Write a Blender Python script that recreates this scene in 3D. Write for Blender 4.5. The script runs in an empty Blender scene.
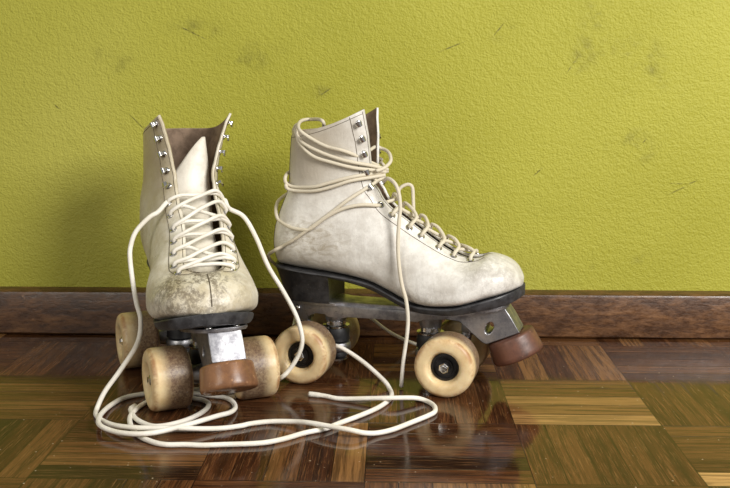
import bpy, bmesh, math, random
import numpy as np
from mathutils import Vector, Matrix
from mathutils.bvhtree import BVHTree

scene = bpy.context.scene
COL = scene.collection
random.seed(4)
NOW = np.array

# ------------------------------------------------------------------ camera, world, lights, exposure
cam_data = bpy.data.cameras.new('camera')
cam_data.sensor_width = 36.0
cam_data.lens = 981.77 / 730 * 36.0
cam_data.clip_start = 0.01
cam = bpy.data.objects.new('camera', cam_data)
cam.location = (0, 0, 0.32193)
cam.rotation_euler = (math.pi / 2 - 0.17059, 0, 0.02888)
COL.objects.link(cam)
scene.camera = cam

world = bpy.data.worlds.new('world')
scene.world = world
world.use_nodes = True
world.node_tree.nodes['Background'].inputs[0].default_value = (1.0, 0.97, 0.92, 1)
world.node_tree.nodes['Background'].inputs[1].default_value = 0.27


def area_light(name, loc, target, size, size_y, power, color):
    d = bpy.data.lights.new(name, 'AREA')
    d.shape = 'RECTANGLE'
    d.size, d.size_y = size, size_y
    d.energy = power
    d.color = color
    o = bpy.data.objects.new(name, d)
    o.location = loc
    o.rotation_euler = (Vector(target) - Vector(loc)).to_track_quat('-Z', 'Y').to_euler()
    COL.objects.link(o)


area_light('window_light', (0.95, 0.0, 0.90), (0.10, 1.10, 0.13), 0.5, 0.6, 27, (1.0, 0.97, 0.93))
area_light('fill_light', (-0.85, -0.15, 0.70), (-0.15, 1.0, 0.10), 0.4, 0.8, 4.5, (1.0, 0.95, 0.85))  # added soft fill from the left front, not a lamp of the room

scene.view_settings.view_transform = 'Standard'
scene.view_settings.look = 'None'
scene.view_settings.exposure = 0.16
scene.view_settings.gamma = 1.0
scene.view_settings.use_curve_mapping = False


# ------------------------------------------------------------------ node helpers
def srgb(r, g, b):
    f = lambda c: (c / 255 / 12.92) if c / 255 <= 0.04045 else ((c / 255 + 0.055) / 1.055) ** 2.4
    return (f(r), f(g), f(b), 1.0)


class NT:
    def __init__(self, name):
        self.m = bpy.data.materials.new(name)
        self.m.use_nodes = True
        self.t = self.m.node_tree
        self.b = self.t.nodes['Principled BSDF']

    def n(self, kind, **kw):
        o = self.t.nodes.new('ShaderNode' + kind)
        for k, v in kw.items():
            setattr(o, k, v)
        return o

    def put(self, sock, v):
        if v is None:
            return
        if hasattr(v, 'is_linked') or isinstance(v, bpy.types.NodeSocket):
            self.t.links.new(v, sock)
        else:
            sock.default_value = v

    def coord(self, which='Object'):
        return self.n('TexCoord').outputs[which]

    def mapping(self, vec, loc=(0, 0, 0), scale=(1, 1, 1), rot=(0, 0, 0)):
        m = self.n('Mapping')
        self.put(m.inputs[0], vec)
        m.inputs[1].default_value = loc
        m.inputs[2].default_value = rot
        m.inputs[3].default_value = scale
        return m.outputs[0]

    def noise(self, vec, scale, detail=4, rough=0.6, dist=0.0):
        o = self.n('TexNoise')
        self.put(o.inputs['Vector'], vec)
        o.inputs['Scale'].default_value = scale
        o.inputs['Detail'].default_value = detail
        o.inputs['Roughness'].default_value = rough
        o.inputs['Distortion'].default_value = dist
        return o.outputs['Fac']

    def math(self, op, a, b=None, c=None):
        o = self.n('Math', operation=op)
        self.put(o.inputs[0], a)
        self.put(o.inputs[1], b)
        self.put(o.inputs[2], c)
        return o.outputs[0]

    def rng(self, v, a, b, c=0.0, d=1.0, smooth=True):
        o = self.n('MapRange')
        if smooth:
            o.interpolation_type = 'SMOOTHSTEP'
        self.put(o.inputs[0], v)
        for i, x in enumerate((a, b, c, d)):
            o.inputs[1 + i].default_value = x
        return o.outputs[0]

    def mix(self, fac, a, b, mode='MIX'):
        o = self.n('Mix', data_type='RGBA', blend_type=mode)
        self.put(o.inputs[0], fac)
        self.put(o.inputs[6], a)
        self.put(o.inputs[7], b)
        return o.outputs[2]

    def ramp(self, fac, stops):
        o = self.n('ValToRGB')
        self.put(o.inputs[0], fac)
        e = o.color_ramp.elements
        while len(e) < len(stops):
            e.new(0.5)
        for i, (p, c) in enumerate(stops):
            e[i].position = p
            e[i].color = c
        return o.outputs[0]

    def sep(self, vec):
        o = self.n('SeparateXYZ')
        self.put(o.inputs[0], vec)
        return o.outputs

    def bump(self, h, strength, dist, normal=None):
        o = self.n('Bump')
        o.inputs['Strength'].default_value = strength
        o.inputs['Distance'].default_value = dist
        self.put(o.inputs['Height'], h)
        if normal is not None:
            self.put(o.inputs['Normal'], normal)
        return o.outputs[0]

    def blob(self, vec, center, radius):
        """1 inside an ellipsoid round center, falling to 0 at its edge"""
        m = self.mapping(vec, loc=tuple(-c / r for c, r in zip(center, radius)), scale=tuple(1 / r for r in radius))
        o = self.n('VectorMath', operation='LENGTH')
        self.put(o.inputs[0], m)
        return self.rng(o.outputs['Value'], 0.25, 1.0, 1.0, 0.0)

    def out(self, color=None, rough=None, metal=None, normal=None, **kw):
        self.put(self.b.inputs['Base Color'], color)
        self.put(self.b.inputs['Roughness'], rough)
        self.put(self.b.inputs['Metallic'], metal)
        self.put(self.b.inputs['Normal'], normal)
        for k, v in kw.items():
            self.put(self.b.inputs[k.replace('_', ' ')], v)
        return self.m


# ------------------------------------------------------------------ mesh helpers
def new_obj(name, me, mat=None, parent=None):
    o = bpy.data.objects.new(name, me)
    COL.objects.link(o)
    mats = mat if isinstance(mat, (list, tuple)) else [mat]
    for m in mats:
        if m is not None and m.name not in [x.name for x in me.materials if x]:
            me.materials.append(m)
    if parent is not None:
        o.parent = parent
    return o


def bm_obj(name, bm, mat=None, parent=None, smooth=True, sharp=40):
    bmesh.ops.recalc_face_normals(bm, faces=bm.faces)
    me = bpy.data.meshes.new(name)
    bm.to_mesh(me)
    bm.free()
    if smooth:
        me.polygons.foreach_set('use_smooth', [True] * len(me.polygons))
        if sharp:
            me.set_sharp_from_angle(angle=math.radians(sharp))
    return new_obj(name, me, mat, parent)


def add_box(bm, c, s, rot=None, bevel=0.0, seg=2):
    r = bmesh.ops.create_cube(bm, size=1.0)
    vs = r['verts']
    bmesh.ops.scale(bm, vec=s, verts=vs)
    if bevel:
        es = list({e for v in vs for e in v.link_edges})
        rb = bmesh.ops.bevel(bm, geom=es, offset=bevel, segments=seg, affect='EDGES', profile=0.5)
        vs = list({v for f in rb['faces'] for v in f.verts} | {v for v in vs if v.is_valid})
    M = Matrix.Translation(c) @ (rot.to_4x4() if rot is not None else Matrix.Identity(4))
    bmesh.ops.transform(bm, matrix=M, verts=vs)


def add_lathe(bm, prof, M=Matrix.Identity(4), seg=48):
    """prof: (radius, height along local Z); M places it"""
    rings = []
    for r, z in prof:
        if r < 1e-6:
            rings.append([bm.verts.new(M @ Vector((0, 0, z)))])
        else:
            rings.append([bm.verts.new(M @ Vector((r * math.cos(2 * math.pi * k / seg), r * math.sin(2 * math.pi * k / seg), z))) for k in range(seg)])
    for a, b in zip(rings, rings[1:]):
        for k in range(seg):
            k2 = (k + 1) % seg
            if len(a) == 1 and len(b) == 1:
                break
            if len(a) == 1:
                bm.faces.new((a[0], b[k], b[k2]))
            elif len(b) == 1:
                bm.faces.new((a[k], b[0], a[k2]))
            else:
                bm.faces.new((a[k], b[k], b[k2], a[k2]))


def add_prism(bm, poly, y0, y1, bevel=0.0, yscale=None):
    """poly in (x, z), extruded between y0 and y1"""
    lo = [bm.verts.new((x, y0, z)) for x, z in poly]
    hi = [bm.verts.new((x, y1, z)) for x, z in poly]
    fs = [bm.faces.new(lo[::-1]), bm.faces.new(hi)]
    n = len(poly)
    for i in range(n):
        j = (i + 1) % n
        fs.append(bm.faces.new((lo[i], lo[j], hi[j], hi[i])))
    bmesh.ops.recalc_face_normals(bm, faces=fs)
    if bevel:
        es = list({e for f in fs for e in f.edges})
        bmesh.ops.bevel(bm, geom=es, offset=bevel, segments=2, affect='EDGES', profile=0.5)


def catmull(pts, per=8):
    pts = [NOW(p, dtype=float) for p in pts]
    P = [2 * pts[0] - pts[1]] + pts + [2 * pts[-1] - pts[-2]]
    out = []
    for i in range(1, len(P) - 2):
        p0, p1, p2, p3 = P[i - 1:i + 3]
        for k in range(per):
            t = k / per
            out.append(0.5 * (2 * p1 + (p2 - p0) * t + (2 * p0 - 5 * p1 + 4 * p2 - p3) * t * t + (3 * p1 - p0 - 3 * p2 + p3) * t ** 3))
    out.append(pts[-1])
    return out


def resample(pts, step):
    pts = NOW(pts)
    d = np.r_[0, np.cumsum(np.linalg.norm(np.diff(pts, axis=0), axis=1))]
    n = max(2, int(round(d[-1] / step)) + 1)
    q = np.linspace(0, d[-1], n)
    return np.stack([np.interp(q, d, pts[:, k]) for k in range(3)], 1)


def add_tube(bm, pts, r, seg=8, flat=1.0, cap=True, fray=0.0):
    pts = [Vector(p) for p in pts]
    rings = []
    up = Vector((0.13, 0.2, 1)).normalized()
    nprev = None
    for i, p in enumerate(pts):
        t = (pts[min(i + 1, len(pts) - 1)] - pts[max(i - 1, 0)])
        if t.length < 1e-9:
            t = Vector((1, 0, 0))
        t.normalize()
        nn = (nprev if nprev is not None else up)
        nn = nn - t * nn.dot(t)
        if nn.length < 1e-6:
            nn = t.orthogonal()
        nn.normalize()
        nprev = nn
        bb = t.cross(nn)
        rr = r(i / (len(pts) - 1)) if callable(r) else r
        rings.append([bm.verts.new(p + rr * (math.cos(a) * nn * flat + math.sin(a) * bb)) for a in [2 * math.pi * k / seg for k in range(seg)]])
    for a, b in zip(rings, rings[1:]):
        for k in range(seg):
            bm.faces.new((a[k], a[(k + 1) % seg], b[(k + 1) % seg], b[k]))
    if cap:
        bm.faces.new(rings[0][::-1])
        bm.faces.new(rings[-1])


B = 0.1365
WALL_Y = 1.205
BASE_Y = 1.183

# ------------------------------------------------------------------ materials
def mat_wall():
    m = NT('lime_wall_paint')
    c = m.coord()
    big = m.noise(c, 2.3, 3, 0.55)
    mid = m.noise(c, 9, 5, 0.65)
    col = m.ramp(big, [(0.25, srgb(156, 153, 50)), (0.55, srgb(171, 168, 64)), (0.8, srgb(182, 178, 80))])
    col = m.mix(m.rng(mid, 0.5, 0.85, 0, 0.30), col, srgb(140, 140, 40))
    # worn smudges and scuffs, each a mark of its own
    sm = None
    for ctr, rad in [((.246, WALL_Y, .375), (.035, .2, .06)), ((.225, WALL_Y, .345), (.02, .2, .035)), ((.295, WALL_Y, .33), (.05, .2, .05)), ((-.34, WALL_Y, .345), (.04, .2, .03)),
                     ((.306, WALL_Y, .098), (.03, .2, .012)), ((.245, WALL_Y, .093), (.012, .2, .014)), ((-.174, WALL_Y, .345), (.06, .2, .025)), ((-.24, WALL_Y, .375), (.05, .2, .02)),
                     ((.085, WALL_Y, .352), (.014, .2, .008)), ((-.09, WALL_Y, .302), (.022, .2, .012)), ((.13, WALL_Y, .375), (.03, .2, .02)), ((.29, WALL_Y, .235), (.04, .2, .03))]:
        b = m.blob(c, ctr, rad)
        sm = b if sm is None else m.math('MAXIMUM', sm, b)
    dirt = m.math('MULTIPLY', sm, m.rng(m.noise(c, 42, 6, 0.7), 0.45, 0.75))
    col = m.mix(m.math('MULTIPLY', dirt, 0.5), col, srgb(96, 92, 40))
    # thin scratches
    sc = None
    for ctr, ang, ln in [((.350, WALL_Y, .184), .45, .020), ((.348, WALL_Y, .191), -.02, .015), ((.366, WALL_Y, .193), .35, .008), ((.177, WALL_Y, .205), .75, .010),
                         ((-.414, WALL_Y, .284), -.75, .010), ((-.315, WALL_Y, .265), -.8, .020), ((.069, WALL_Y, .355), .38, .022), ((.125, WALL_Y, .375), .9, .014),
                         ((-.085, WALL_Y, .300), .6, .016), ((-.245, WALL_Y, .373), -.45, .03), ((.215, WALL_Y, .335), 1.0, .016), ((.305, WALL_Y, .243), .8, .005)]:
        mp = m.n('Mapping', vector_type='TEXTURE')
        m.put(mp.inputs[0], c)
        mp.inputs[1].default_value = ctr
        mp.inputs[2].default_value = (0, -ang, 0)
        mp.inputs[3].default_value = (ln, 1, 0.0012)
        ln_ = m.n('VectorMath', operation='LENGTH')
        m.put(ln_.inputs[0], mp.outputs[0])
        b = m.rng(ln_.outputs['Value'], 0.3, 1.0, 1.0, 0.0)
        sc = b if sc is None else m.math('MAXIMUM', sc, b)
    sc = m.math('MULTIPLY', sc, m.rng(m.noise(c, 160, 3, 0.7), 0.35, 0.6))
    col = m.mix(m.math('MULTIPLY', sc, 0.75), col, srgb(84, 80, 40))
    fine = m.noise(c, 400, 2, 0.5)
    lump = m.noise(c, 170, 3, 0.55)
    h = m.math('ADD', m.math('MULTIPLY', fine, 0.75), m.math('MULTIPLY', lump, 0.9))
    return m.out(col, 0.55, normal=m.bump(h, 0.62, 0.0026), Specular_IOR_Level=0.28)


def mat_wood(name, stops, axis_scale, gloss=0.25, wear=True):
    m = NT(name)
    c = m.coord()
    g1 = m.noise(m.mapping(c, scale=axis_scale), 1.0, 7, 0.7, 0.4)
    g2 = m.noise(m.mapping(c, scale=tuple(a * 3 for a in axis_scale)), 1.0, 5, 0.75)
    f = m.math('ADD', m.math('MULTIPLY', g1, 0.65), m.math('MULTIPLY', g2, 0.35))
    col = m.ramp(f, stops)
    if wear:
        pat = m.noise(c, 7, 5, 0.65)
        chips = m.math('MULTIPLY', m.rng(m.noise(c, 110, 4, 0.75), 0.62, 0.76), m.rng(pat, 0.42, 0.62))
        col = m.mix(m.math('MULTIPLY', chips, 0.75), col, srgb(176, 132, 96))
        specks = m.rng(m.noise(c, 300, 2, 0.6), 0.72, 0.8)
        col = m.mix(m.math('MULTIPLY', specks, 0.5), col, srgb(190, 170, 150))
        dk = m.rng(m.noise(m.mapping(c, scale=(3, 10, 12)), 1, 4, 0.6), 0.5, 0.75)
        col = m.mix(m.math('MULTIPLY', dk, 0.5), col, srgb(30, 18, 12))
    rough = m.rng(g2, 0.3, 0.7, gloss, gloss + 0.22)
    return m.out(col, rough, normal=m.bump(f, 0.35, 0.0015))


def mat_floor():
    m = NT('varnished_parquet')
    at = m.n('Attribute', attribute_name='tone')
    tone = at.outputs['Fac']
    uv = m.n('UVMap', uv_map='plank').outputs[0]
    ux, uy, _ = m.sep(uv)
    c = m.coord()
    # grain runs along uv.x ; tone offsets the pattern so planks differ
    off = m.n('CombineXYZ')
    m.put(off.inputs[2], m.math('MULTIPLY', tone, 57.0))
    add = m.n('VectorMath', operation='ADD')
    m.put(add.inputs[0], uv)
    m.put(add.inputs[1], off.outputs[0])
    g = m.noise(m.mapping(add.outputs[0], scale=(11, 210, 1)), 1.0, 6, 0.68, 0.6)
    g2 = m.noise(m.mapping(add.outputs[0], scale=(30, 800, 1)), 1.0, 4, 0.7, 0.2)
    base = m.ramp(tone, [(0.0, srgb(38, 24, 16)), (0.3, srgb(76, 44, 25)), (0.55, srgb(104, 67, 39)), (0.78, srgb(146, 106, 64)), (1.0, srgb(200, 158, 102))])
    col = m.mix(m.rng(g, 0.38, 0.64, 0.0, 0.68), base, srgb(26, 16, 10))
    col = m.mix(m.rng(g2, 0.5, 0.70, 0.0, 0.30), col, srgb(176, 126, 80))
    # seams between the planks (plank is 0.0273 x 0.1365)
    ex = m.math('MINIMUM', ux, m.math('SUBTRACT', 0.1365, ux))
    ey = m.math('MINIMUM', uy, m.math('SUBTRACT', 0.0273, uy))
    e = m.math('MINIMUM', ex, ey)
    seam = m.rng(e, 0.0001, 0.0008, 1.0, 0.0)
    col = m.mix(m.math('MULTIPLY', seam, 0.8), col, srgb(14, 9, 6))
    # dust specks and worn flecks
    vo = m.n('TexVoronoi', feature='F1')
    m.put(vo.inputs['Vector'], c)
    vo.inputs['Scale'].default_value = 150
    few = m.math('GREATER_THAN', m.sep(vo.outputs['Color'])[0], 0.55)
    size = m.math('MULTIPLY', m.sep(vo.outputs['Color'])[1], 0.13)
    dot = m.math('LESS_THAN', vo.outputs['Distance'], size)
    sp = m.math('MULTIPLY', m.math('MULTIPLY', dot, few), m.rng(m.noise(c, 9, 3, 0.6), 0.32, 0.62))
    col = m.mix(m.math('MULTIPLY', sp, 0.75), col, srgb(206, 186, 160))
    rough = m.rng(m.noise(c, 14, 5, 0.6), 0.35, 0.7, 0.05, 0.15)
    h = m.math('ADD', m.math('MULTIPLY', g, 0.25), m.math('MULTIPLY', m.noise(c, 20, 3, 0.5), 1.0))
    h = m.math('SUBTRACT', h, m.math('MULTIPLY', seam, 0.5))
    nrm = m.bump(h, 0.12, 0.0016)
    return m.out(col, rough, normal=nrm, Specular_IOR_Level=0.30, IOR=1.47)


def mat_leather(name, light, mid, dirty, aged, aged_c, aged_r):
    """worn white boot leather; light/mid/dirty colours belong to the leather itself"""
    m = NT(name)
    c = m.coord()
    n1 = m.noise(c, 26, 6, 0.7)
    col = m.mix(m.rng(n1, 0.32, 0.68), light, mid)
    col = m.mix(m.rng(m.noise(c, 11, 4, 0.6), 0.45, 0.7, 0, 0.3), col, mid)
    n2 = m.noise(c, 60, 6, 0.75, 0.5)
    # brown speckled scuffs over the toe and low on the sides
    toe = m.blob(c, (0.112, -0.016, 0.118), (0.055, 0.06, 0.048))
    low = m.blob(c, (0.05, -0.03, 0.095), (0.10, 0.04, 0.022))
    heel = m.blob(c, (-0.072, -0.03, 0.150), (0.060, 0.05, 0.036))
    top = m.blob(c, aged_c, aged_r)
    sc = m.math('MULTIPLY', m.math('MAXIMUM', toe, low), m.rng(n2, 0.40, 0.54))
    sc = m.math('MULTIPLY', sc, m.rng(m.noise(c, 300, 4, 0.8), 0.38, 0.54))
    col = m.mix(m.math('MULTIPLY', sc, dirty), col, srgb(78, 62, 46))
    y = m.math('MULTIPLY', heel, m.rng(m.noise(m.mapping(c, scale=(1, 1, 2.2)), 70, 6, 0.72, 1.0), 0.42, 0.62))
    col = m.mix(m.math('MULTIPLY', y, 0.5), col, srgb(132, 112, 66))
    col = m.mix(m.math('MULTIPLY', top, 0.85), col, aged)
    fine = m.rng(m.noise(c, 480, 4, 0.7), 0.60, 0.72)
    col = m.mix(m.math('MULTIPLY', fine, 0.22), col, srgb(120, 108, 88))
    cr = m.noise(m.mapping(c, scale=(1, 1, 0.45)), 95, 5, 0.7, 1.2)
    h = m.math('ADD', m.math('MULTIPLY', n1, 1.0), m.math('MULTIPLY', cr, 0.5))
    rough = m.rng(n2, 0.3, 0.7, 0.26, 0.46)
    return m.out(col, rough, normal=m.bump(h, 0.35, 0.003))


def mat_simple(name, c1, c2, scale, rough=(0.4, 0.6), metal=0.0, bump=0.2, bdist=0.001, specks=None):
    m = NT(name)
    c = m.coord()
    n = m.noise(c, scale, 6, 0.7)
    col = m.mix(m.rng(n, 0.35, 0.68), c1, c2)
    if specks:
        col = m.mix(m.rng(m.noise(c, scale * 6, 3, 0.7), 0.62, 0.74, 0, 0.6), col, specks)
    return m.out(col, m.rng(n, 0.3, 0.7, *rough), metal, m.bump(n, bump, bdist))


def mat_wheel():
    m = NT('worn_amber_urethane')
    c = m.coord()
    x, y, z = m.sep(c)
    r = m.math('SQRT', m.math('ADD', m.math('MULTIPLY', x, x), m.math('MULTIPLY', z, z)))
    n = m.noise(c, 55, 5, 0.65)
    col = m.mix(m.rng(n, 0.35, 0.7), srgb(234, 212, 168), srgb(216, 186, 136))
    # amber staining towards the rim of the side faces, dark road grime on the rolling surface
    am = m.math('MULTIPLY', m.rng(r, 0.024, 0.0305), m.rng(m.noise(c, 48, 5, 0.7, 0.4), 0.38, 0.62))
    am = m.math('MULTIPLY', am, m.rng(m.math('ABSOLUTE', y), 0.0135, 0.0165))
    col = m.mix(m.math('MULTIPLY', am, 0.75), col, srgb(150, 92, 46))
    ay = m.math('ABSOLUTE', m.math('ADD', y, 0.0075))
    band = m.math('MULTIPLY', m.rng(ay, 0.0215, 0.0075), m.rng(r, 0.0280, 0.0298))
    patch = m.rng(m.noise(m.mapping(c, loc=(0.3, 0.1, 0.2)), 20, 5, 0.62, 0.3), 0.30, 0.54, 0.78, 1.0)
    fine = m.rng(m.noise(c, 420, 4, 0.75), 0.3, 0.7, 0.7, 1.0)
    g = m.math('MULTIPLY', m.math('MULTIPLY', band, patch), fine)
    col = m.mix(m.math('MULTIPLY', g, 0.97), col, srgb(84, 54, 43))
    sp = m.math('MULTIPLY', band, m.rng(m.noise(c, 520, 2, 0.6), 0.66, 0.74))
    col = m.mix(m.math('MULTIPLY', sp, 0.6), col, srgb(200, 188, 176))
    return m.out(col, m.rng(n, 0.3, 0.7, 0.32, 0.5), normal=m.bump(m.noise(c, 300, 4, 0.7), 0.15, 0.0006),
                 Subsurface_Weight=0.12, Subsurface_Radius=(0.006, 0.004, 0.002), Subsurface_Scale=1.0)


def mat_lace(name, c1, c2, aged=None):
    m = NT(name)
    c = m.coord()
    w = m.noise(c, 900, 2, 0.5)
    n = m.noise(c, 40, 4, 0.6)
    col = m.mix(m.rng(n, 0.35, 0.7), c1, c2)
    if aged:      # the part worn against the boot has yellowed, the loose end has not
        col = m.mix(m.rng(m.math('ADD', m.sep(c)[2], m.math('MULTIPLY', n, 0.05)), 0.06, 0.14), col, aged)
    return m.out(col, 0.75, normal=m.bump(w, 0.5, 0.0008))


M = {}
M['wall'] = mat_wall()
M['baseboard'] = mat_wood('dark_stained_baseboard', [(0.25, srgb(34, 21, 13)), (0.46, srgb(74, 48, 29)), (0.58, srgb(108, 74, 45)), (0.8, srgb(156, 116, 76))], (34, 90, 120), 0.22)
M['floor'] = mat_floor()
M['leather'] = mat_leather('worn_white_leather', srgb(240, 238, 232), srgb(198, 193, 184), 0.26, srgb(172, 161, 142), (-0.075, -0.02, 0.255), (0.07, 0.08, 0.085))
M['leather_old'] = mat_leather('soiled_white_leather', srgb(236, 231, 217), srgb(198, 187, 160), 1.0, srgb(176, 160, 124), (-0.07, -0.01, 0.250), (0.10, 0.09, 0.11))
M['tongue'] = mat_simple('white_tongue_leather', srgb(232, 226, 212), srgb(206, 198, 182), 40, (0.4, 0.55), bump=0.3, bdist=0.002)
M['lining'] = mat_simple('brown_boot_lining', srgb(146, 124, 104), srgb(108, 90, 74), 60, (0.75, 0.9), bump=0.4, bdist=0.002, specks=srgb(140, 120, 96))
M['sole'] = mat_simple('worn_grey_sole_edge', srgb(38, 38, 40), srgb(66, 66, 69), 70, (0.35, 0.6), bump=0.4, bdist=0.0015, specks=srgb(126, 122, 116))
M['heel'] = mat_simple('black_stacked_heel', srgb(26, 25, 26), srgb(46, 44, 44), 90, (0.35, 0.6), bump=0.4, bdist=0.0012, specks=srgb(104, 98, 92))
M['alloy'] = mat_simple('dull_cast_aluminium', srgb(190, 190, 193), srgb(130, 130, 136), 45, (0.36, 0.54), 1.0, 0.25, 0.0012, specks=srgb(70, 68, 66))
M['chrome'] = mat_simple('scratched_chrome', srgb(226, 226, 226), srgb(180, 178, 174), 60, (0.12, 0.28), 1.0, 0.15, 0.0008)
M['iron'] = mat_simple('blackened_steel', srgb(34, 33, 34), srgb(62, 60, 60), 80, (0.3, 0.5), 0.6, 0.2, 0.001)
M['rubber'] = mat_simple('black_rubber', srgb(20, 20, 22), srgb(40, 40, 42), 60, (0.4, 0.6), 0.0, 0.2, 0.001)
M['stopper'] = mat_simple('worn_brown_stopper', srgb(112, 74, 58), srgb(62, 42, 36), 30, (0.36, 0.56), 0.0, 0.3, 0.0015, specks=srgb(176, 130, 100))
M['stopper_lit'] = mat_simple('worn_lit_stopper', srgb(152, 110, 76), srgb(100, 66, 46), 26, (0.2, 0.38), 0.0, 0.3, 0.0015, specks=srgb(196, 150, 112))  # lighter copy of the brown stopper, its brighter lighting put into the colour
M['wheel'] = mat_wheel()
M['lace'] = mat_lace('white_cotton_lace', srgb(244, 240, 230), srgb(228, 222, 208))
M['lace_old'] = mat_lace('yellowed_cotton_lace', srgb(244, 240, 230), srgb(228, 222, 208), srgb(212, 203, 182))
M['thread'] = mat_simple('dark_seam_thread', srgb(104, 92, 72), srgb(70, 60, 48), 200, (0.7, 0.8))
M['hole'] = mat_simple('painted_eyelet_shade', srgb(22, 20, 18), srgb(30, 27, 24), 200, (0.8, 0.9))  # dark disc colour painting the shade inside each eyelet

# ------------------------------------------------------------------ the setting


def build_floor():
    rnd = random.Random(11)
    me_v, me_f, tones, uvs = [], [], [], []
    # planks seen clearly in the photograph: (block x, block y, plank) -> tone
    fixed = {}
    for k, t in enumerate((0.38, 0.46, 0.30, 0.42, 0.34)):
        fixed[(0, 0, k)] = t
    for k, t in enumerate((0.86, 0.70, 0.80, 0.55, 0.62)):
        fixed[(0, 1, k)] = t
    for k, t in enumerate((0.36, 0.44, 0.34, 0.42, 0.36)):
        fixed[(1, 1, k)] = t
    for k, t in enumerate((0.95, 0.30, 0.52, 0.48, 0.55)):
        fixed[(1, 0, k)] = t
    for k, t in enumerate((0.34, 0.72, 0.30, 0.62, 0.70)):
        fixed[(0, 2, k)] = t
    for k, t in enumerate((0.30, 0.74, 0.03, 0.26, 0.56)):
        fixed[(-4, 0, k)] = t
    for k, t in enumerate((0.04, 0.62, 0.56, 0.36, 0.30)):
        fixed[(-3, 0, k)] = t
    for k, t in enumerate((0.44, 0.62, 0.40, 0.58, 0.30)):
        fixed[(-4, 1, k)] = t
    for ix in range(-10, 10):
        for iy in range(-10, 4):
            x0, y0 = 0.1145 + ix * B, 0.7435 + iy * B
            vert = (ix + iy) % 2 == 0
            bt = rnd.uniform(0.28, 0.52)
            for k in range(5):
                t = fixed.get((ix, iy, k), min(0.95, max(0.03, rnd.gauss(bt, 0.14))))
                a, b = k * B / 5, (k + 1) * B / 5
                if vert:
                    q = [(x0 + a, y0), (x0 + b, y0), (x0 + b, y0 + B), (x0 + a, y0 + B)]
                    uv = [(0, 0), (0, B / 5), (B, B / 5), (B, 0)]
                else:
                    q = [(x0, y0 + a), (x0 + B, y0 + a), (x0 + B, y0 + b), (x0, y0 + b)]
                    uv = [(0, 0), (B, 0), (B, B / 5), (0, B / 5)]
                n = len(me_v)
                me_v += [(x, y, 0) for x, y in q]
                me_f.append((n, n + 1, n + 2, n + 3))
                tones.append(t)
                uvs += uv
    me = bpy.data.meshes.new('floor')
    me.from_pydata(me_v, [], me_f)
    at = me.attributes.new('tone', 'FLOAT', 'FACE')
    at.data.foreach_set('value', tones)
    ul = me.uv_layers.new(name='plank')
    ul.data.foreach_set('uv', [c for uv in uvs for c in uv])
    o = new_obj('floor', me, M['floor'])
    o['kind'] = 'structure'


build_floor()

bm = bmesh.new()
add_box(bm, (0, WALL_Y + 0.04, 1.2), (3.0, 0.08, 2.4))
wall = bm_obj('wall_back', bm, M['wall'], smooth=False)
wall['kind'] = 'structure'

bm = bmesh.new()
prof = [(0.0, 0.0022), (-0.0015, 0.0010), (-0.0015, 0.0022)]
h = 0.0562
pts = [(WALL_Y, 0.0012), (BASE_Y + 0.002, 0.0012), (BASE_Y, 0.0032), (BASE_Y, h - 0.004), (BASE_Y + 0.0012, h - 0.0012), (BASE_Y + 0.004, h), (WALL_Y, h + 0.0012)]
nx = 60
rows = []
rr = random.Random(3)
for i in range(nx + 1):
    x = -1.4 + 2.8 * i / nx
    j = rr.uniform(-0.0005, 0.0005)
    rows.append([bm.verts.new((x, y + (j if 0 < k < 6 else 0), z + (rr.uniform(-0.0004, 0.0004) if 0 < k < 3 else 0))) for k, (y, z) in enumerate(pts)])
for a, b in zip(rows, rows[1:]):
    for k in range(len(pts)):
        k2 = (k + 1) % len(pts)
        bm.faces.new((a[k], a[k2], b[k2], b[k]))
bm.faces.new(rows[0])
bm.faces.new(rows[-1][::-1])
o = bm_obj('baseboard_back', bm, M['baseboard'], sharp=30)
o['kind'] = 'structure'

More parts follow.
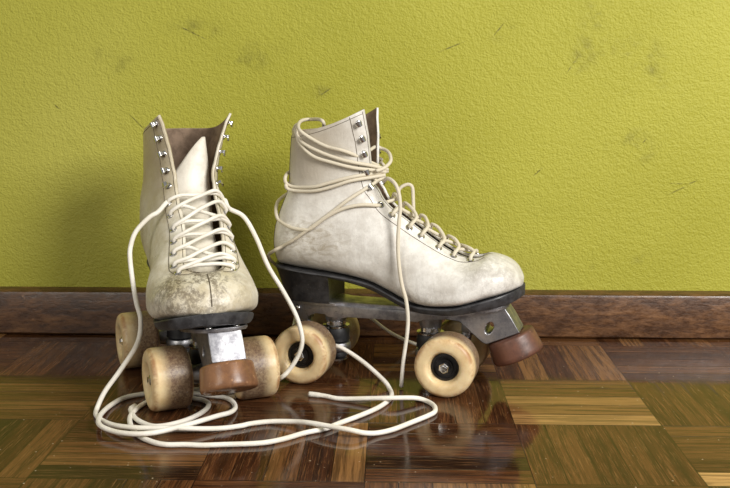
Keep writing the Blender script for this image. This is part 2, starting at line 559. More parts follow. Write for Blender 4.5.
# ------------------------------------------------------------------ the boot surface
# every section is a fan slice from A (under / behind the foot) to B (the lacing edge), millimetres, x forward:
# Ax, Az, Bx, Bz, half width, widest position, lower and upper squareness, half gap of the lacing slit
SECT = [
    (150.2, 108.5, 150.4, 112.5, 1.0, .45, 2.2, 2.0, 0),
    (148.5, 107.0, 149.8, 116.5, 13, .42, 2.4, 2.0, 0),
    (144.0, 105.5, 146.5, 122.5, 22.5, .40, 2.8, 2.0, 0),
    (136.0, 103.0, 141.0, 129.0, 33, .38, 3.2, 2.0, 0),
    (125.0, 100.0, 132.5, 134.5, 40.5, .37, 3.6, 2.0, 0),
    (112.0, 96.5, 122.0, 138.0, 45, .36, 3.8, 2.0, 0),
    (100.0, 93.0, 112.0, 139.5, 49, .36, 4.0, 2.05, 1),
    (88.0, 89.5, 104.0, 139.0, 50.5, .36, 4.0, 2.1, 9),
    (75.0, 87.5, 95.0, 140.0, 50.5, .36, 4.0, 2.1, 13),
    (60.0, 86.5, 83.0, 143.5, 50, .37, 4.0, 2.1, 15),
    (44.0, 87.0, 68.0, 150.5, 47.5, .38, 3.8, 2.1, 15.5),
    (28.0, 90.0, 53.0, 160.5, 42.5, .38, 3.4, 2.1, 16),
    (10.0, 97.0, 38.0, 171.0, 37.5, .38, 3.1, 2.1, 16),
    (-10.0, 105.0, 22.0, 182.5, 36.0, .38, 2.9, 2.1, 16.5),
    (-32.0, 109.5, 9.0, 192.0, 35.5, .38, 2.8, 2.2, 17),
    (-58.0, 112.8, 1.0, 200.5, 35.5, .38, 2.6, 2.3, 17),
    (-85.0, 115.0, -4.0, 209.5, 36.0, .38, 2.4, 2.4, 17.5),
    (-108.0, 117.0, -8.0, 214.5, 36.0, .40, 2.2, 2.5, 17.5),
    (-120.5, 120.0, -10.0, 219.5, 36.0, .42, 2.05, 2.5, 17.5),
    (-125.0, 131.0, -12.0, 225.0, 36.0, .44, 2.0, 2.6, 17.5),
    (-126.0, 143.0, -13.0, 231.0, 35.5, .45, 2.0, 2.6, 18),
    (-124.0, 158.0, -14.0, 237.5, 35.0, .46, 2.0, 2.6, 18),
    (-119.5, 172.0, -15.0, 244.0, 34.5, .47, 2.0, 2.7, 18),
    (-113.5, 186.0, -16.0, 251.0, 34.5, .48, 2.05, 2.7, 18),
    (-108.5, 198.0, -17.0, 257.5, 35.0, .48, 2.1, 2.8, 18.5),
    (-106.5, 210.0, -18.0, 264.0, 35.5, .48, 2.2, 2.8, 18.5),
    (-106.0, 223.0, -19.0, 270.5, 36.0, .48, 2.2, 2.8, 19),
    (-105.0, 238.0, -20.0, 277.0, 36.5, .48, 2.25, 2.8, 19),
    (-104.0, 251.0, -20.5, 282.0, 37.0, .48, 2.3, 2.8, 19.5),
    (-103.0, 263.0, -21.0, 287.0, 37.0, .48, 2.3, 2.8, 20),
]
# sole line: x, height of the upper's lower edge, plan half width, sole thickness
SOLE = [(-124, 119, 0, 2), (-121.5, 118.5, 11, 2), (-117, 118, 18, 2), (-108, 117, 24.5, 2), (-95, 116, 28.5, 2), (-78, 114.5, 30.5, 2.2), (-55, 112.6, 30, 3),
        (-30, 109.5, 29, 4.5), (-8, 104.8, 29.5, 5.5), (12, 97, 33, 6), (30, 90, 38, 6), (45, 87.2, 42, 6), (62, 86.8, 45, 6.2),
        (80, 88, 46.5, 6.8), (97, 92, 45.5, 7.8), (112, 96.3, 42.5, 9), (125, 99.8, 38, 10), (136, 102.8, 31.5, 10.5), (144, 105, 22.5, 10.5), (149, 106.8, 13, 10), (151.5, 107.8, 0, 10)]


def interp_rows(tab, n):
    tab = [NOW(r, dtype=float) for r in tab]
    if tab[0].size in (4, 9):
        tab = [NOW([x - 4.0 * (max(0, x - 85) / 65) ** 2 if k in ((0, 2) if r.size == 9 else (0,)) else x for k, x in enumerate(r)]) for r in tab]
    return catmull(tab, n)


def bent(x, k):
    """sideways curve of the foot: the toe swings by k millimetres"""
    return k * max(0.0, (x - 0) / 150) ** 1.4


class Boot:
    """flare: extra half gap at the top; lean: sideways shift of the shaft top (millimetres)"""

    def __init__(self, flare=0.0, lean=0.0, widen=0.0, gap=0.0, drop=0.0, bend=0.0, twist=0.0, wide=0.0, reach=0.0, sink=0.0):
        self.bend, self.twist = bend, math.radians(twist)
        self.per = 5
        self.eye_d = .0105
        rows = interp_rows(SECT, self.per)
        self.rows = rows
        n = len(rows)
        self.grid = []
        nv = 28
        for i, r in enumerate(rows):
            ax, az, bx, bz, w, sm, nb, nt, g = r
            top = max(0.0, (i / (n - 1) - 0.62) / 0.38)
            low = min(1.0, max(0.0, (i - 6 * self.per) / (3 * self.per)))
            w = max(w, 0.5) + widen * top ** 1.3 + wide * math.exp(-((i / (n - 1) - 0.44) / 0.19) ** 2)
            g = max(g, 0.0) + flare * top ** 1.2 + gap * low * (1 - top) * min(1.0, g / 13)
            g = min(g, w * 0.99)
            ph_end = math.pi
            if g > 0.3:
                ph_end = math.pi - math.asin(min(1.0, (g / w) ** (nt / 2)))
            cs_end = abs(math.cos(ph_end)) ** (2 / nt)
            k = 1.0 / (sm + (1 - sm) * cs_end)
            bx += reach * min(1.0, top * 1.6)
            line = []
            for j in range(nv + 1):
                ph = ph_end * j / nv
                c, s = math.cos(ph), math.sin(ph)
                if c >= 0:
                    ss, y = sm * (1 - c ** (2 / nb)), w * s ** (2 / nb)
                else:
                    ss, y = sm + (1 - sm) * (-c) ** (2 / nt), w * s ** (2 / nt)
                if j == 0 or (j == nv and g <= 0.3):
                    y = 0.0
                ss *= k
                dip = -6.0 * math.sin(math.pi * min(1, max(0, ss))) * max(0.0, (top - 0.75) / 0.25)
                x = ax + (bx - ax) * ss
                z = az + (bz - az) * ss + dip - (drop * top + sink * low * (1 - top)) * max(0.0, ss)
                line.append((x, y, z, ss))
            self.grid.append(line)
        self.lean = lean
        self.n, self.nv = n, nv

    def pt(self, i, j, side):
        x, y, z, _ = self.grid[i][j]
        top = max(0.0, (i / (self.n - 1) - 0.55) / 0.45)
        zz = max(0.0, (z - 190) / 95)
        yy = side * y
        if self.twist:      # the limp shaft has turned on the foot
            f = min(1.0, max(0.0, (z - 125) / 75))
            a = self.twist * f * f * (3 - 2 * f)
            x, yy = -62 + (x + 62) * math.cos(a) - yy * math.sin(a), (x + 62) * math.sin(a) + yy * math.cos(a)
        return Vector((x, yy + self.lean * min(1, zz) + bent(x, self.bend), z)) / 1000

    def normal(self, i, j, side):
        i0, i1 = max(i - 1, 0), min(i + 1, self.n - 1)
        j0, j1 = max(j - 1, 0), min(j + 1, self.nv)
        a = self.pt(i1, j, side) - self.pt(i0, j, side)
        b = self.pt(i, j1, side) - self.pt(i, j0, side)
        nn = a.cross(b)
        if nn.length < 1e-12:
            return Vector((0, side, 0))
        nn.normalize()
        if nn.y * side < 0 and abs(nn.y) > 0.15:
            nn = -nn
        elif abs(nn.y) <= 0.15 and nn.z < 0:
            nn = -nn
        return nn

    def edge_pt(self, i, d, side):
        """point at arc distance d (m) from the lacing edge of section i, with normal"""
        acc = 0.0
        p = self.pt(i, self.nv, side)
        for j in range(self.nv - 1, -1, -1):
            q = self.pt(i, j, side)
            s = (q - p).length
            if acc + s >= d:
                f = (d - acc) / s
                return p.lerp(q, f), self.normal(i, j, side)
            acc += s
            p = q
        return p, self.normal(i, 0, side)

    def find(self, u, z, d=0.009, side=-1):
        best = None
        for i in range(6 * self.per, self.n):
            p, nn = self.edge_pt(i, d, side)
            e = (p.x * 1000 - u) ** 2 + (p.z * 1000 - z) ** 2
            if best is None or e < best[0]:
                best = (e, i)
        return best[1]

    def mesh(self):
        bm = bmesh.new()
        cols = []
        for i in range(self.n):
            row = [bm.verts.new(self.pt(i, j, 1)) for j in range(self.nv, 0, -1)]
            row.append(bm.verts.new(self.pt(i, 0, 1)))
            row += [bm.verts.new(self.pt(i, j, -1)) for j in range(1, self.nv + 1)]
            cols.append(row)
        for a, b in zip(cols, cols[1:]):
            for k in range(len(a) - 1):
                bm.faces.new((a[k], a[k + 1], b[k + 1], b[k]))
        bm.faces.new(cols[0])
        bmesh.ops.remove_doubles(bm, verts=bm.verts, dist=0.00025)
        return bm


def solid_boot(boot, mats, parent):
    bm = boot.mesh()
    bmesh.ops.recalc_face_normals(bm, faces=bm.faces)
    # outward: the toe face must look forward
    f = max(bm.faces, key=lambda f: f.calc_center_median().x)
    if f.normal.x < 0:
        bmesh.ops.reverse_faces(bm, faces=bm.faces)
    me = bpy.data.meshes.new('boot')
    bm.to_mesh(me)
    bm.free()
    me.polygons.foreach_set('use_smooth', [True] * len(me.polygons))
    o = new_obj('boot', me, mats, parent)
    s = o.modifiers.new('thickness', 'SOLIDIFY')
    s.thickness = 0.0026
    s.offset = -1
    s.material_offset = 1
    s.material_offset_rim = 0
    return o


def sole_rows():
    return interp_rows(SOLE, 5)


def build_sole(parent, bend):
    bm = bmesh.new()
    rows = sole_rows()
    fr = [-1, -.92, -.75, -.5, -.25, 0, .25, .5, .75, .92, 1]
    top, bot = [], []
    ed = [[], [], [], []]
    for x, z, hw, th in rows:
        hw = max(hw, 0.0) + 1.2
        if x > 144:
            x += 1.0 * (x - 144) / 3.5
        by = bent(x, bend)
        t = [bm.verts.new(Vector((x, f * hw + by, z + 0.8)) / 1000) for f in fr]
        m1 = [bm.verts.new(Vector((x, f * (hw + .8) + by, z - 0.6)) / 1000) for f in (-1, 1)]
        m2 = [bm.verts.new(Vector((x, f * (hw - .2) + by, z - th * 0.62)) / 1000) for f in (-1, 1)]
        b = [bm.verts.new(Vector((x, f * (hw - 2.6 * min(1.0, hw / 20)) + by, z - th)) / 1000) for f in fr]
        ed[0].append(t); ed[1].append(m1); ed[2].append(m2); ed[3].append(b)
    for i in range(len(rows) - 1):
        for k in range(len(fr) - 1):
            bm.faces.new((ed[0][i][k], ed[0][i + 1][k], ed[0][i + 1][k + 1], ed[0][i][k + 1]))
            bm.faces.new((ed[3][i][k], ed[3][i][k + 1], ed[3][i + 1][k + 1], ed[3][i + 1][k]))
        for s in (0, 1):
            c = 0 if s == 0 else -1
            chain = [ed[0], ed[1], ed[2], ed[3]]
            for q in range(3):
                a, b = chain[q], chain[q + 1]
                ga = lambda L, i: L[i][c] if len(L[i]) > 2 else L[i][s]
                bm.faces.new((ga(a, i), ga(b, i), ga(b, i + 1), ga(a, i + 1)))
    for i in (0, len(rows) - 1):
        ring = ed[0][i] + [ed[1][i][1], ed[2][i][1]] + ed[3][i][::-1] + [ed[2][i][0], ed[1][i][0]]
        bm.faces.new(ring)
    return bm_obj('sole', bm, M['sole'], parent, sharp=35)


def build_heel(parent):
    bm = bmesh.new()
    rows = [r for r in sole_rows() if r[0] <= -53]
    xs = [r[0] for r in rows]
    fr = np.linspace(-1, 1, 9)
    levels = []
    for lv in range(6):
        t = lv / 5
        ring = []
        for x, z, hw, th in rows:
            zt = z - th + 1.0
            zz = zt + (81.5 - zt) * t
            sc = 1 - 0.10 * t
            xx = -54 + (x + 54) * (1 - 0.17 * t) - 1.5 * math.sin(math.pi * t) * 0
            ring.append((xx, (max(hw, 0.4) + 0.6) * sc - 1.2 * math.sin(math.pi * t), zz))
        loop = [(x, -w, z) for x, w, z in ring[::-1]] + [(x, w, z) for x, w, z in ring]
        # close the breast (front) with a slight hollow
        x0, w0, z0 = ring[-1]
        for f in (0.6, 0.2, -0.2, -0.6):
            loop.append((x0 - 4 * (1 - f * f), w0 * f, z0))
        levels.append([bm.verts.new(Vector(p) / 1000) for p in loop])
    for a, b in zip(levels, levels[1:]):
        for k in range(len(a)):
            k2 = (k + 1) % len(a)
            bm.faces.new((a[k], a[k2], b[k2], b[k]))
    bm.faces.new(levels[0])
    bm.faces.new(levels[-1][::-1])
    return bm_obj('heel', bm, M['heel'], parent, sharp=38)


def build_plate(parent):
    bm = bmesh.new()
    # flat top flange under heel and sole
    outline = [(-108, 10), (-104, 20), (-92, 23), (-50, 23), (-42, 17), (20, 17), (36, 24), (52, 28), (66, 30), (80, 30.5), (97, 30), (112, 28), (124, 24), (132, 17), (134, 9)]
    lo, hi = [], []
    loop = [(x, y) for x, y in outline] + [(x, -y) for x, y in outline[::-1]]
    for x, y in loop:
        zt = float(np.interp(x, [-108, 20, 40, 66, 80, 97, 112, 134], [81.6, 81.6, 81.0, 80.4, 81.0, 83.6, 86.2, 90.0]))
        lo.append(bm.verts.new((x / 1000, y / 1000, (zt - 3.6) / 1000)))
        hi.append(bm.verts.new((x / 1000, y / 1000, zt / 1000)))
    fs = [bm.faces.new(lo[::-1]), bm.faces.new(hi)]
    for k in range(len(loop)):
        k2 = (k + 1) % len(loop)
        fs.append(bm.faces.new((lo[k], lo[k2], hi[k2], hi[k])))
    bmesh.ops.bevel(bm, geom=list({e for f in fs for e in f.edges}), offset=0.0008, segments=2, affect='EDGES')
    # two side rails of the channel
    rail = [(-106, 79), (-101, 72), (-93, 62), (-87, 60), (-82, 64), (-73, 68), (-63, 67.5), (-58, 64.5), (-44, 64), (-36, 66), (30, 66.5), (40, 66), (46, 69), (70, 71), (78, 77)]
    rail = [(x / 1000, z / 1000) for x, z in rail]
    for s in (-1, 1):
        add_prism(bm, rail, s * 0.0175 - 0.002, s * 0.0175 + 0.002, 0.0006)
    # truck seats
    for u in (-56, 50):
        add_lathe(bm, [(0, .056), (.010, .056), (.012, .060), (.0135, .079), (0, .079)], Matrix.Translation((u / 1000, 0, 0)), 24)
    for u in (-92, 92):
        add_box(bm, (u / 1000, 0, .067), (.014, .022, .022), bevel=.002)
    # toe bracket
    plate = bm_obj('chassis_plate', bm, M['alloy'], parent, sharp=35)
    br = [(44, 79), (66, 78.5), (82, 79.5), (100, 82.5), (126, 87), (131, 86.5), (138, 76.5), (146.5, 62), (142, 59.5), (113, 46.8), (108, 48.5), (84, 69), (66, 70.5), (44, 70)]
    cu = bpy.data.curves.new('outline', 'CURVE')
    cu.dimensions = '2D'
    cu.fill_mode = 'BOTH'
    cu.extrude = 0.0155
    cu.bevel_depth = 0.0010
    cu.bevel_resolution = 2
    cu.offset = -0.0010
    hole = [(115.5 + 4.2 * math.cos(a) + 1.6 * math.sin(a), 64.5 + 6.4 * math.sin(a)) for a in [2 * math.pi * k / 24 for k in range(24)]]
    for loop in (br, hole):
        sp = cu.splines.new('POLY')
        sp.points.add(len(loop) - 1)
        for q, (x, z) in zip(sp.points, loop):
            q.co = (x / 1000, z / 1000, 0, 1)
        sp.use_cyclic_u = True
    co = bpy.data.objects.new('outline', cu)
    COL.objects.link(co)
    me = bpy.data.meshes.new_from_object(co.evaluated_get(bpy.context.evaluated_depsgraph_get()))
    bpy.data.objects.remove(co)
    me.transform(Matrix.Rotation(math.pi / 2, 4, 'X'))
    me.materials.clear()
    brk = new_obj('toe_bracket', me, M['alloy'], plate)
    me.polygons.foreach_set('use_smooth', [True] * len(me.polygons))
    me.set_sharp_from_angle(angle=math.radians(35))
    for s in (-1, 1):
        bm = bmesh.new()
        add_lathe(bm, [(0, .0034), (.0022, .0030), (.0034, .0016), (.0036, 0), (0, 0)], Matrix.Translation((-.093, s * .0192, .073)) @ Matrix.Rotation(-s * math.pi / 2, 4, 'X'), 16)
        bm_obj('screw', bm, M['chrome'], plate)
        bm = bmesh.new()
        add_lathe(bm, [(0, .0050), (.0030, .0046), (.0042, .003), (.0044, 0), (0, 0)], Matrix.Translation((.124, s * .013, .0870)), 16)
        bm_obj('screw', bm, M['chrome'], plate)
    return plate


def build_toe_stop(parent, mat):
    # frustum hung below the bracket, leaning forward
    ang = math.radians(25)
    ax = Vector((math.sin(ang), 0, -math.cos(ang)))
    top = Vector((.1345, 0, .0552))
    M4 = Matrix.Translation(top) @ ax.to_track_quat('Z', 'Y').to_matrix().to_4x4()
    bm = bmesh.new()
    add_lathe(bm, [(0, 0), (.0230, 0), (.0248, .0010), (.0254, .0028), (.0272, .0190), (.0274, .0222), (.0264, .0244), (.0240, .0254), (0, .0258)], M4, 48)
    st = bm_obj('toe_stop', bm, mat, parent, sharp=60)
    bm = bmesh.new()
    add_lathe(bm, [(0, -.004), (.008, -.004), (.0085, .0), (.0085, .001), (0, .001)], M4, 24)
    bm_obj('stop_stem', bm, M['chrome'], st)
    return st


def build_truck(sgn, parent):
    """sgn=+1 front truck, -1 rear truck; the kingpin sits on the inner side of the axle"""
    ku = (50 if sgn > 0 else -56) / 1000
    au = sgn * .07725
    bm = bmesh.new()
    # axle housing
    add_lathe(bm, [(0, -.0225), (.0068, -.0225), (.0078, -.020), (.0105, -.008), (.0112, 0), (.0105, .008), (.0078, .020), (.0068, .0225), (0, .0225)],
              Matrix.Translation((au, 0, .031)) @ Matrix.Rotation(math.pi / 2, 4, 'X'), 24)
    # yoke ring round the kingpin
    add_lathe(bm, [(.0045, .0335), (.0150, .0335), (.0162, .031), (.0162, .027), (.0148, .0245), (.0045, .0245), (.0045, .0335)], Matrix.Translation((ku, 0, 0)), 28)
    # web between ring and housing, and pivot arm up to the plate
    for y in (-.0075, .0075):
        add_tube(bm, [Vector((ku, y, .029)), Vector(((ku + au) / 2, y * .9, .030)), Vector((au, y, .031))], .0058, 10)
    add_tube(bm, [Vector((au, 0, .032)), Vector((au + sgn * .008, 0, .042)), Vector((au + sgn * .015, 0, .060))], lambda t: .0085 - .003 * t, 12)
    tr = bm_obj('truck', bm, M['alloy'], parent, sharp=50)
    bm = bmesh.new()
    K = Matrix.Translation((ku, 0, 0))
    add_lathe(bm, [(0, .0335), (.0126, .0335), (.0152, .036), (.0146, .0405), (.0150, .046), (.0132, .0505), (0, .0505)], K, 28)
    bm_obj('cushion', bm, M['rubber'], tr)
    bm = bmesh.new()
    add_lathe(bm, [(0, .0155), (.0100, .0155), (.0124, .018), (.0124, .022), (.0114, .0245), (0, .0245)], K, 28)
    bm_obj('cushion', bm, M['rubber'], tr)
    bm = bmesh.new()
    add_lathe(bm, [(0, .0505), (.0142, .0505), (.0148, .0525), (.0110, .0535), (.0104, .0600), (0, .0600)], K, 28)
    bm_obj('cushion_cup', bm, M['chrome'], tr, sharp=30)
    bm = bmesh.new()
    add_lathe(bm, [(0, .0138), (.0118, .0138), (.0118, .0155), (0, .0155)], K, 28)
    bm_obj('washer', bm, M['chrome'], tr, sharp=30)
    bm = bmesh.new()
    add_lathe(bm, [(0, .0075), (.0040, .0075), (.0040, .009), (.0072, .009), (.0076, .0138), (0, .0138)], K, 6)
    bm_obj('kingpin_nut', bm, M['chrome'], tr, sharp=30)
    bm = bmesh.new()
    add_lathe(bm, [(0, -.054), (.0033, -.054), (.0033, .054), (0, .054)], Matrix.Translation((au, 0, .031)) @ Matrix.Rotation(math.pi / 2, 4, 'X'), 16)
    bm_obj('axle', bm, M['chrome'], tr)
    return tr


R_W, W_W = .03085, .0394


def wheel_mesh():
    bm = bmesh.new()
    h = W_W / 2
    prof = [(.0105, -h + .005), (.0150, -h + .003), (.0165, -h + .0008), (.019, -h)]
    prof += [(.0245, -h)]
    c = .0058
    for k in range(7):
        a = math.pi / 2 * k / 6
        prof.append((R_W - c + c * math.sin(a), -h + c - c * math.cos(a)))
    prof += [(R_W + .0001, -h / 3), (R_W + .0001, h / 3)]
    for k in range(7):
        a = math.pi / 2 * k / 6
        prof.append((R_W - c + c * math.cos(a), h - c + c * math.sin(a)))
    prof += [(.0215, h + .0004), (.0185, h), (.0168, h - .0012), (.0158, h - .0035), (.0146, h - .0085), (.0136, h - .0105), (.0105, h - .0110)]
    prof += [(.0105, -h + .005)]
    add_lathe(bm, prof, Matrix.Rotation(-math.pi / 2, 4, 'X'), 72)
    return bm


def build_wheels(parent):
    h = W_W / 2
    protos = None
    for sx in (1, -1):
        for sy in (1, -1):
            loc = Vector((sx * .07725, sy * .0436, R_W))
            if protos is None:
                w = bm_obj('wheel', wheel_mesh(), M['wheel'], parent, sharp=50)
                bm = bmesh.new()
                RX = Matrix.Rotation(-math.pi / 2, 4, 'X')
                add_lathe(bm, [(0, -h + .004), (.0104, -h + .004), (.0142, h - .0090), (.0140, h - .0078), (.0118, h - .0074), (.0112, h - .0094), (.0088, h - .0094), (.0084, h - .0076), (.0062, h - .0076), (.0060, h - .0066), (0, h - .0066)], RX, 32)
                br = bm_obj('bearing', bm, M['iron'], w, sharp=30)
                bm = bmesh.new()
                add_lathe(bm, [(0, h - .0070), (.0054, h - .0070), (.0054, h - .0030), (.0046, h - .0022), (.0032, h - .0020), (.0030, h - .0004), (0, h - .0002)], RX, 6)
                nt = bm_obj('axle_nut', bm, M['chrome'], w, sharp=30)
                protos = (w, br, nt)
            else:
                w = protos[0].copy()
                COL.objects.link(w)
                w.parent = parent
                for q in protos[1:]:
                    c = q.copy()
                    COL.objects.link(c)
                    c.parent = w
            w.location = loc
            # outer side faces away from the skate; each wheel stopped at its own turn
            w.rotation_euler = (0, random.uniform(0, 6.28), 0 if sy > 0 else math.pi)


EYE = [(-3, 188), (11, 176), (27, 163), (41, 153), (59, 143), (77, 136), (94, 131)]
HOOK = [(-27, 267), (-20, 253), (-20, 232), (-18, 215), (-13, 200)]
HOOK = [(-30, 271), (-29, 256), (-27, 240), (-23, 222), (-14, 205)]


def frame(p, nn, side_dir):
    z = nn.normalized()
    x = side_dir - z * side_dir.dot(z)
    x.normalize()
    y = z.cross(x)
    return Matrix(((x.x, y.x, z.x, p.x), (x.y, y.y, z.y, p.y), (x.z, y.z, z.z, p.z), (0, 0, 0, 1)))


def build_hardware(boot, boot_o):
    """eyelets and lace hooks; returns eyelet frames per side"""
    out = {1: [], -1: []}
    hooks = {1: [], -1: []}
    eye_p, hook_p = None, None
    for side in (-1, 1):
        for u, z in EYE:
            i = boot.find(u, z, boot.eye_d)
            p, nn = boot.edge_pt(i, boot.eye_d, side)
            e, _ = boot.edge_pt(i, 0.0, side)
            F = frame(p, nn, e - p)
            out[side].append((p, nn, e))
            if eye_p is None:
                bm = bmesh.new()
                add_lathe(bm, [(.0021, .0001), (.0022, .0009), (.0030, .0012), (.0039, .0007), (.0041, -.0002), (.0021, -.0002), (.0021, .0001)], Matrix.Identity(4), 20)
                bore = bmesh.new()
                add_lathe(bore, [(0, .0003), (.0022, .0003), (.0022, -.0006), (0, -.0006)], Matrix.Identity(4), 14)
                eo = bm_obj('eyelet', bm, M['chrome'], boot_o)
                me = eo.data
                me.materials.append(M['hole'])
                tmp = bpy.data.meshes.new('tmp')
                bore.to_mesh(tmp)
                b2 = bmesh.new()
                b2.from_mesh(me)
                k = len(b2.faces)
                b2.from_mesh(tmp)
                b2.faces.ensure_lookup_table()
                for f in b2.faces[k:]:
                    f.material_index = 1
                b2.to_mesh(me)
                b2.free(); bore.free()
                bpy.data.meshes.remove(tmp)
                eye_p = eo
                o = eo
            else:
                o = eye_p.copy()
                COL.objects.link(o)
                o.parent = boot_o
            o.matrix_local = F
        for u, z in HOOK:
            i = boot.find(u, z, .0095)
            p, nn = boot.edge_pt(i, .0095, side)
            e, _ = boot.edge_pt(i, 0.0, side)
            F = frame(p, nn, e - p)
            hooks[side].append((p, nn, e))
            if hook_p is None:
                bm = bmesh.new()
                add_lathe(bm, [(0, .0012), (.0026, .0012), (.0036, .0006), (.0038, -.0003), (0, -.0003)], Matrix.Identity(4), 16)
                # the bent tab: rises from the base and curls away from the slit
                path = [(.0016, .0005), (.0022, .0030), (.0012, .0050), (-.0012, .0056), (-.0036, .0050), (-.0046, .0040)]
                wid = [.0016, .0017, .0024, .0030, .0027, .0015]
                lo, hi = [], []
                for (a, c), w in zip(path, wid):
                    lo.append([bm.verts.new((a, -w, c)), bm.verts.new((a, w, c))])
                    hi.append([bm.verts.new((a + .0003, -w, c + .0008)), bm.verts.new((a + .0003, w, c + .0008))])
                for k in range(len(path) - 1):
                    bm.faces.new((lo[k][0], lo[k][1], lo[k + 1][1], lo[k + 1][0]))
                    bm.faces.new((hi[k][0], hi[k + 1][0], hi[k + 1][1], hi[k][1]))
                    bm.faces.new((lo[k][0], lo[k + 1][0], hi[k + 1][0], hi[k][0]))
                    bm.faces.new((lo[k][1], hi[k][1], hi[k + 1][1], lo[k + 1][1]))
                bm.faces.new((lo[-1][0], lo[-1][1], hi[-1][1], hi[-1][0]))
                o = bm_obj('lace_hook', bm, M['chrome'], boot_o, sharp=50)
                hook_p = o
            else:
                o = hook_p.copy()
                COL.objects.link(o)
                o.parent = boot_o
            o.matrix_local = F
    return out, hooks


def seam_tube(bm, pts, r=.00035):
    add_tube(bm, resample([tuple(p) for p in pts], .0022), r, 5)


def build_seams(boot, boot_o, centre_seam):
    bm = bmesh.new()
    for side in (-1, 1):
        pts = []
        for i in range(6 * boot.per + 2, boot.n - 1):
            f = (i - 6 * boot.per) / (boot.n - 6 * boot.per)
            d = .0175 if f > .12 else .010 + .0075 * f / .12
            p, nn = boot.edge_pt(i, d, side)
            pts.append(p + nn * .0001)
        seam_tube(bm, pts)
        pts = []
        for i in range(6 * boot.per + 3, boot.n - 1):
            p, nn = boot.edge_pt(i, .0028, side)
            pts.append(p + nn * .0001)
        seam_tube(bm, pts, .0003)
        # quarter seam from the lacing down to the arch, and the back stay
        a = boot.find(-2, 190)
        pts = []
        # top line under the rim
        i = boot.n - 4
        pts = [boot.pt(i, j, side) + boot.normal(i, j, side) * .0001 for j in range(2, boot.nv)]
        seam_tube(bm, pts, .0003)
        pts = []
        for i in range(boot.n - 3, 18 * boot.per, -1):
            j = 4
            pts.append(boot.pt(i, j, side) + boot.normal(i, j, side) * .0001)
        seam_tube(bm, pts, .0004)
    # seam across the vamp under the lacing, joining both rows
    i0 = 6 * boot.per + 2
    a, _ = boot.edge_pt(i0, .010, -1)
    b, _ = boot.edge_pt(i0, .010, 1)
    pts = []
    for k in range(9):
        t = k / 8
        ii = i0 - int(round(2.4 * math.sin(math.pi * t)))
        side = -1 if t < .5 else 1
        jj = boot.nv - int(round(7 * abs(t - .5) * 2))
        p = boot.pt(ii, jj, side)
        pts.append(p + Vector((0, 0, .0003)))
    if centre_seam:
        cs = []
        for i in range(6 * boot.per - 3, 1, -1):
            p = boot.pt(i, boot.nv, 1)
            q = Vector((p.x, bent(p.x * 1000, boot.bend) / 1000, p.z))
            cs.append(q + Vector((.0002, 0, .0002)))
        seam_tube(bm, cs, .0005)
    bm_obj('stitching', bm, M['thread'], boot_o)


def build_tongue(boot, boot_o, kind):
    bm = bmesh.new()
    rows = []
    if kind == 'open':
        # x, z, left y, right y: a tongue pushed to one side, running up to a point
        tab = [(104, 135, -10, 10), (90, 136, -18, 18), (70, 145, -21, 21), (50, 158, -22, 22), (30, 172, -22, 22), (12, 184, -23, 24),
               (-2, 194, -24, 27), (-10, 204, -22, 28), (-15, 215, -17, 28), (-19, 228, -9, 28), (-23, 241, 2, 28), (-27, 253, 13, 27.5), (-30, 262, 23, 27)]
    else:
        tab = [(104, 135, -10, 10), (90, 136, -17, 17), (70, 145, -19, 19), (50, 158, -20, 20), (30, 172, -20, 20), (12, 184, -20, 20),
               (-2, 194, -20, 20), (-14, 206, -20, 20), (-22, 222, -20, 20), (-26, 240, -19, 19), (-29, 256, -16, 16), (-30, 266, -8, 8)]
    tab = interp_rows(tab, 4)
    nl = 10
    for x, z, a, b in tab:
        row = []
        for k in range(nl + 1):
            f = k / nl
            y = a + (b - a) * f
            sag = 5.0 * ((2 * f - 1) ** 2) * (b - a) / 45
            row.append(bm.verts.new(Vector((x - 5 - sag * .7, y + bent(x, boot.bend), z - 5 - sag * .7)) / 1000))
        rows.append(row)
    for a, b in zip(rows, rows[1:]):
        for k in range(nl):
            bm.faces.new((a[k], a[k + 1], b[k + 1], b[k]))
    bmesh.ops.recalc_face_normals(bm, faces=bm.faces)
    if sum(f.normal.z for f in bm.faces) < 0:
        bmesh.ops.reverse_faces(bm, faces=bm.faces)
    me = bpy.data.meshes.new('tongue')
    bm.to_mesh(me)
    bm.free()
    me.polygons.foreach_set('use_smooth', [True] * len(me.polygons))
    o = new_obj('tongue', me, M['tongue'], boot_o)
    s = o.modifiers.new('thickness', 'SOLIDIFY')
    s.thickness = .0024
    s.offset = -1
    return o


LACE_R = .0019


def lace_row(p, q, hump, skew=0.0, per=10):
    """one crossing strand from eyelet p=(pos, normal, edge) to q, rising out of each hole and arching over the slit"""
    P, n1, e1 = p
    Q, n2, e2 = q
    up = (n1 + n2).normalized()
    fw = (Q - P)
    a0 = P - n1 * .001
    a1 = P + n1 * .0035 + (e1 - P) * .25
    a2 = e1 + up * (.003 + hump * .6) + fw * .02
    m = (e1 + e2) / 2 + up * (hump + .003) + fw * skew
    b2 = e2 + up * (.003 + hump * .6) - fw * .02
    b1 = Q + n2 * .0035 + (e2 - Q) * .25
    b0 = Q - n2 * .001
    return catmull([a0, a1, a2, m, b2, b1, b0], per)


